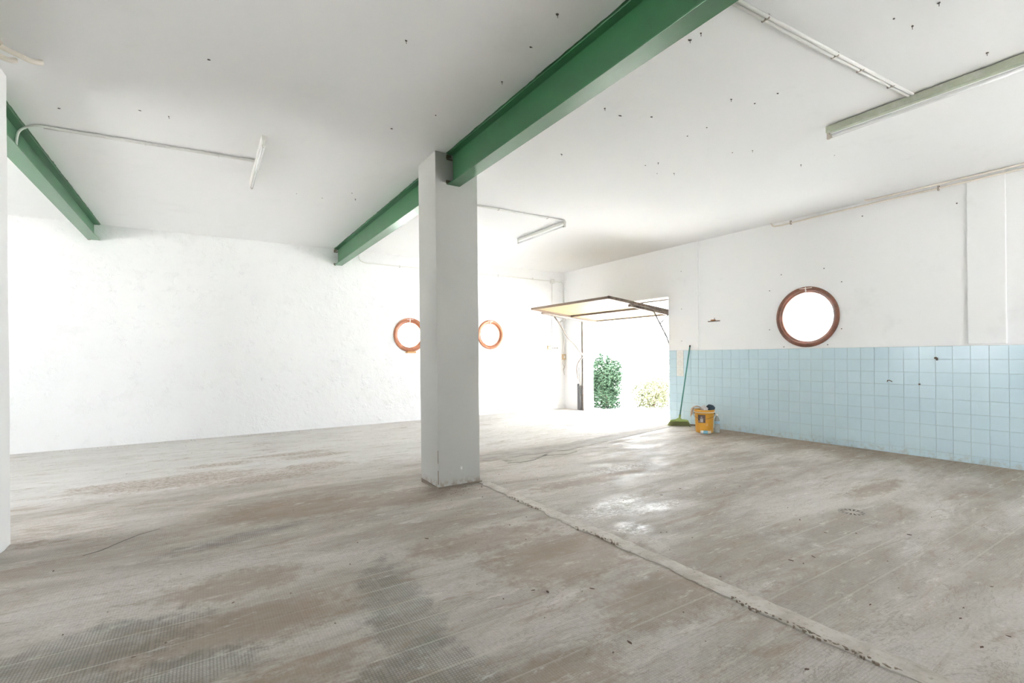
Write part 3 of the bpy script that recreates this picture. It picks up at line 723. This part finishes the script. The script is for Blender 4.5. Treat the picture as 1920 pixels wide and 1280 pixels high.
# ---------------------------------------------------------------- bucket and the things in it
BX, BY = 6.73, 4.93
M_yel = mat('yellow_orange_plastic', (.72, .36, .045), .45); t = NT(M_yel)
spl = t.ramp(t.noise(14, 6, .75, t.map((1, 1, .5))), .58, .66, 0, .6)
t.color(t.mix(spl, (.74, .37, .045), (.80, .62, .40)))
bk = thing('bucket', 'yellow plastic paint bucket filled with rags beside the blue tiles', 'bucket', (BX, BY, 0))
m = MB(); m.lathe([(.0, .004), (.122, .004), (.128, .012), (.146, .33), (.152, .335), (.154, .35), (.154, .365), (.146, .366), (.143, .34), (.122, .02), (.0, .015)], (BX, BY, 0), 'z', 40)
m.ob('body', M_yel, bk)
m = MB(); m.lathe([(.150, .318), (.157, .32), (.157, .332), (.150, .334)], (BX, BY, 0), 'z', 40, True); m.ob('rim', mat('paint_splashed_rim', (.76, .66, .50), .5), bk)
# label facing the room, with a picture of a figure reduced to plain shapes
fa = math.atan2(0 - BY, 0 - BX)          # towards the room's middle
def on_b(a, z, off=.002):
    R_b = .128 + (z - .012) / .318 * .018 + off; return (BX + math.cos(fa + a) * R_b, BY + math.sin(fa + a) * R_b, z)
def patch(name, a0, a1, z0, z1, off, mt, par):
    m = MB(); n = 8; rows = [[m.b.verts.new(on_b(a0 + (a1 - a0) * i / n, z, off)) for i in range(n + 1)] for z in (z0, z1)]
    for i in range(n): m.b.faces.new((rows[0][i], rows[0][i + 1], rows[1][i + 1], rows[1][i]))
    return m.ob(name, mt, par)
lb = patch('label', -.70, .12, .165, .290, .002, mat('dark_label', (.10, .065, .055), .5), bk)
lb['label'] = 'dark square paper label'
patch('print', -.45, -.12, .175, .235, .003, mat('label_grey', (.45, .42, .42), .5), lb)
patch('print', -.38, -.20, .225, .265, .003, mat('label_grey_dark', (.28, .24, .25), .5), lb)
patch('print', -.66, -.50, .172, .20, .003, mat('label_pale', (.38, .30, .26), .5), lb)
m = MB()
for a in (-1, 1):
    m.lathe([(.0, -.006), (.014, -.004), (.014, .004), (0, .006)], on_b(a * PI / 2 - .1, .305, .004), 'x', 12)
m.tube([on_b(-PI / 2 - .1, .305, .008)] + [(BX + math.cos(fa - .1 - PI / 2 + k * PI / 10) * .168, BY + math.sin(fa - .1 - PI / 2 + k * PI / 10) * .168, .305 - .075 * math.sin(k * PI / 10)) for k in range(1, 10)] + [on_b(PI / 2 - .1, .305, .008)], .0025, 6)
m.ob('bail_handle', M_greysteel, bk)
def rag(name, label, cx, cy, cz, rx, ry, rz, seed, mt, droop=None, cat='rag'):
    m = MB(); bmesh.ops.create_icosphere(m.b, subdivisions=4, radius=1)
    for v in m.b.verts:
        p = v.co.copy(); k = 1 + .45 * noise.noise(p * 1.6 + Vector((seed, 0, 0))) + .16 * noise.noise(p * 5 + Vector((0, seed, 0))) + .09 * abs(noise.noise(p * 11 + Vector((0, 0, seed))))
        v.co = Vector((cx + p.x * rx * k, cy + p.y * ry * k, cz + p.z * rz * k))
    for f in m.b.faces: f.smooth = True
    o = m.ob(name, mt, None); tag(o, label, cat); return o
M_cloth1 = mat('grubby_white_cloth', (.55, .54, .55), .9); M_cloth2 = mat('dark_blue_cloth', (.045, .075, .10), .8); M_cloth3 = mat('beige_cloth', (.55, .43, .33), .9)
L_dir = Vector((math.cos(fa + PI / 2), math.sin(fa + PI / 2), 0))   # to the left/right as seen from the room
S = -1 if (L_dir.dot(r_) > 0) else 1
Lf = L_dir * S                                             # towards picture left
def off(l, f, z): return Vector((BX, BY, 0)) + Lf * l + Vector((math.cos(fa), math.sin(fa), 0)) * f + Vector((0, 0, z))
p = off(.0, .03, .375); rag('cloth', 'crumpled grey-white rag on top of the yellow bucket', p.x, p.y, p.z, .055, .060, .045, 3.1, M_cloth1)
p = off(-.082, -.01, .385); rag('glove', 'dark blue work glove bunched on the right of the bucket top', p.x, p.y, p.z, .072, .06, .05, 7.7, M_cloth2, cat='glove')
p = off(-.01, -.08, .36); rag('cloth', 'dull blue-green rag at the back of the bucket', p.x, p.y, p.z, .06, .05, .045, 9.4, mat('teal_cloth', (.16, .24, .26), .9))
# beige cloth hanging over the left rim
m = MB(); nu, nv = 14, 16; g = []
for i in range(nu + 1):
    row = []
    for j in range(nv + 1):
        u = i / nu; v = j / nv
        ff = -.055 + .13 * u; 
        if v < .45: l_ = .02 + v / .45 * .145; z_ = .372 + .035 * math.sin(v / .45 * PI * .8)
        else: w_ = (v - .45) / .55; l_ = .165 + .028 * w_ + .012 * math.sin(u * 9); z_ = .388 - .13 * w_ * (0.6 + .5 * u)
        q = off(l_, ff, z_) + Vector((0, 0, .012 * noise.noise((u * 5, v * 5, 1)))) + Lf * .016 * noise.noise((u * 6, v * 4, 7))
        row.append(m.b.verts.new(q))
    g.append(row)
for i in range(nu):
    for j in range(nv): f = m.b.faces.new((g[i][j], g[i + 1][j], g[i + 1][j + 1], g[i][j + 1])); f.smooth = True
o = m.ob('cloth', M_cloth3, None); sm_ = o.modifiers.new('s', 'SOLIDIFY'); sm_.thickness = .006
tag(o, 'beige cloth hanging over the left rim of the bucket', 'rag')
# clear bottle standing behind on the right
bp = off(-.185, -.02, 0)
bt = thing('bottle', 'pale plastic bottle with a blue band standing right of the bucket', 'bottle', bp)
M_pet = mat('cloudy_clear_plastic', (.72, .78, .78), .15); M_pet.node_tree.nodes['Principled BSDF'].inputs['Transmission Weight'].default_value = .55
m = MB(); m.lathe([(0, .004), (.036, .004), (.040, .012), (.040, .10), (.036, .115), (.040, .13), (.040, .19), (.032, .225), (.014, .255), (.014, .272), (0, .272)], bp, 'z', 24); m.ob('body', M_pet, bt)
m = MB(); m.lathe([(0.0, .266), (.017, .266), (.017, .292), (.0, .294)], bp, 'z', 16); m.ob('cap', M_fixw, bt)
m = MB(); m.lathe([(.0408, .14), (.0415, .14), (.0415, .185), (.0408, .185)], bp, 'z', 24, True); m.ob('band', mat('pale_blue_print', (.30, .48, .62), .5), bt)
# roller tube lying in front
a_ = off(.055, .170, .026); b_ = off(-.095, .150, .026)
tb = thing('spray_tube', 'blue and white tube lying on the floor in front of the bucket', 'tube', (a_ + b_) / 2 - Vector((0, 0, .026)))
dd = (b_ - a_)
m = MB(); m.tube([a_, a_ + dd * .25], .025, 18); m.ob('end_section', mat('white_plastic', (.78, .78, .76), .4), tb)
m = MB(); m.tube([a_ + dd * .25, a_ + dd * .68], .0252, 18); m.ob('sleeve', mat('sky_blue_print', (.22, .47, .60), .4), tb)
m = MB(); m.tube([a_ + dd * .68, a_ + dd * .72, a_ + dd * .74, a_ + dd], [.025, .025, .022, .024], 18); m.ob('cap', mat('cream_plastic', (.74, .66, .55), .4), tb)
# low lip of mortar rubble at the wall foot next to the bucket
m = MB(); random.seed(12)
for k in range(26):
    x = random.uniform(7.02, 7.2); y = random.uniform(4.9, 5.5); s0 = random.uniform(.01, .03)
    m.poly([(x + math.cos(a) * s0 * random.uniform(.6, 1.2), y + math.sin(a) * s0 * random.uniform(.6, 1.3)) for a in (0, 1.2, 2.4, 3.6, 4.8)], -.001, random.uniform(.005, .018))
m.ob('mortar_rubble', M_stone, floor_o, .002, 1)['kind'] = 'stuff'

# ---------------------------------------------------------------- dead leaves on the floor
LV = [(2.762, 0.685), (2.776, 1.097), (4.056, 1.368), (3.632, 1.7), (3.143, 1.543), (2.976, 1.589), (3.726, 2.996), (4.243, 2.732), (2.978, 0.812), (2.967, 0.648), (1.743, 1.979), (1.525, 2.08), (1.292, 2.147), (1.283, 3.144), (1.472, 2.137), (-0.258, 2.585), (-0.759, 3.895), (0.119, 2.876), (-0.736, 5.745), (3.793, 1.58), (3.521, 0.831), (2.0, 1.01), (3.755, 1.935), (1.55, 1.521), (3.421, 2.953)]
M_leafd = mat('dead_leaf', (.11, .065, .04), .8)
random.seed(21)
def leaf_mesh():
    m = MB(); nn_ = 6; rows = []
    for i in range(nn_ + 1):
        u = i / nn_; w = math.sin(min(1, u * 1.05 + .02) * PI) * .36 + .02
        rows.append([m.b.verts.new(((u - .5), s * w, .18 + .35 * (u - .5) ** 2 + (.20 if s else 0))) for s in (-1, 0, 1)])
    for i in range(nn_):
        for j in range(2): f = m.b.faces.new((rows[i][j], rows[i + 1][j], rows[i + 1][j + 1], rows[i][j + 1])); f.smooth = True
    me = bpy.data.meshes.new('dry_leaf'); m.b.to_mesh(me); m.b.free(); me.materials.append(M_leafd); return me
lme = leaf_mesh()
for i, (x, y) in enumerate(LV):
    o = bpy.data.objects.new('dry_leaf', lme); COL.objects.link(o); s0 = random.uniform(.010, .020) * (1.35 if i in (0, 2, 4) else 1)
    o.location = (x, y, -.15 * s0); o.scale = (s0 * 1.5, s0, s0 * .9); o.rotation_euler = (random.uniform(-.15, .15), random.uniform(-.15, .15), random.uniform(0, 6.28))
    tag(o, 'tiny curled dark brown leaf lying on the concrete floor', 'leaf', 'tiny dead leaves scattered on the floor')

# ---------------------------------------------------------------- outdoors
m = MB()
for (x0, x1, y0_, y1_) in ((XR + .27, 45, -30, 45), (-40, XR + .27, YB + .25, 45), (-40, XL - .2, -30, YB + .25), (XL - .2, XR + .27, -30, YF - .2)):
    m.box(x0, x1, y0_, y1_, -.2, -.02)
gr = m.ob('ground', M_out); gr['kind'] = 'structure'
def leafmat(name, a, b):
    m = mat(name, a, .7, spec=.1); t = NT(m); t.color(t.mix(t.noise(9, 4, .7), a, b)); return m
def bush(loc, r, h, n, label, mats, seed):
    random.seed(seed)
    root = thing('bush', label, 'bush', loc); L0 = Vector(loc)
    m = MB(); tips = []
    for k in range(9):
        a = random.uniform(0, 6.28); q = L0 + Vector((math.cos(a) * r * .65, math.sin(a) * r * .65, h * random.uniform(.6, .95)))
        m.tube([L0 + Vector((math.cos(a) * .04, math.sin(a) * .04, -.02)), L0.lerp(q, .5) + Vector((random.uniform(-.05, .05), random.uniform(-.05, .05), .05)), q], [.012, .008, .004], 6); tips.append(q)
    m.ob('stem', M_wood, root)
    m = MB()
    for k in range(n):
        a = random.uniform(0, 6.28); z = random.random() ** .8 * (.82 + .30 * noise.noise((math.cos(a) * 1.7 + seed, math.sin(a) * 1.7, 0))); rr = r * math.sqrt(random.random()) * (1.0 if z < .75 else 1.0 - (z - .75) * 1.6) * (1 + .3 * noise.noise((math.cos(a) * 2, math.sin(a) * 2, z * 4)))
        c_ = L0 + Vector((math.cos(a) * rr, math.sin(a) * rr, z * h)); s0 = random.uniform(.026, .046)
        d1 = Vector((random.gauss(0, 1), random.gauss(0, 1), random.gauss(0, .6))).normalized(); d2 = d1.cross(Vector((random.gauss(0, 1), random.gauss(0, 1), random.gauss(0, 1)))).normalized()
        up_ = d1.cross(d2) * .25
        vs = [m.b.verts.new(c_ + v_) for v_ in (-d1 * s0, d2 * s0 * .42 + up_ * s0, d1 * s0, -d2 * s0 * .42 + up_ * s0)]
        m.b.faces.new((vs[0], vs[1], vs[2])); m.b.faces.new((vs[0], vs[2], vs[3]))
    me = bpy.data.meshes.new('foliage'); m.b.to_mesh(me); m.b.free(); me.materials.append(mats)
    o = bpy.data.objects.new('foliage', me); COL.objects.link(o); adopt(o, root); o['kind'] = 'stuff'
    return root
bush((8.15, 8.72, -.02), .40, 1.30, 8000, 'green leafy bush just outside the garage opening', leafmat('leaf_green', (.030, .062, .036), (.060, .100, .062)), 5)
bush((9.15, 8.15, -.02), .45, .80, 2600, 'paler low bush behind and right of the green bush', leafmat('leaf_pale', (.09, .105, .06), (.14, .14, .08)), 6)
bush((10.5, 8.9, -.02), .55, 1.25, 1500, 'sparse yellowish bush farthest out beyond the garage opening', leafmat('leaf_yellow', (.14, .13, .07), (.20, .16, .09)), 7)
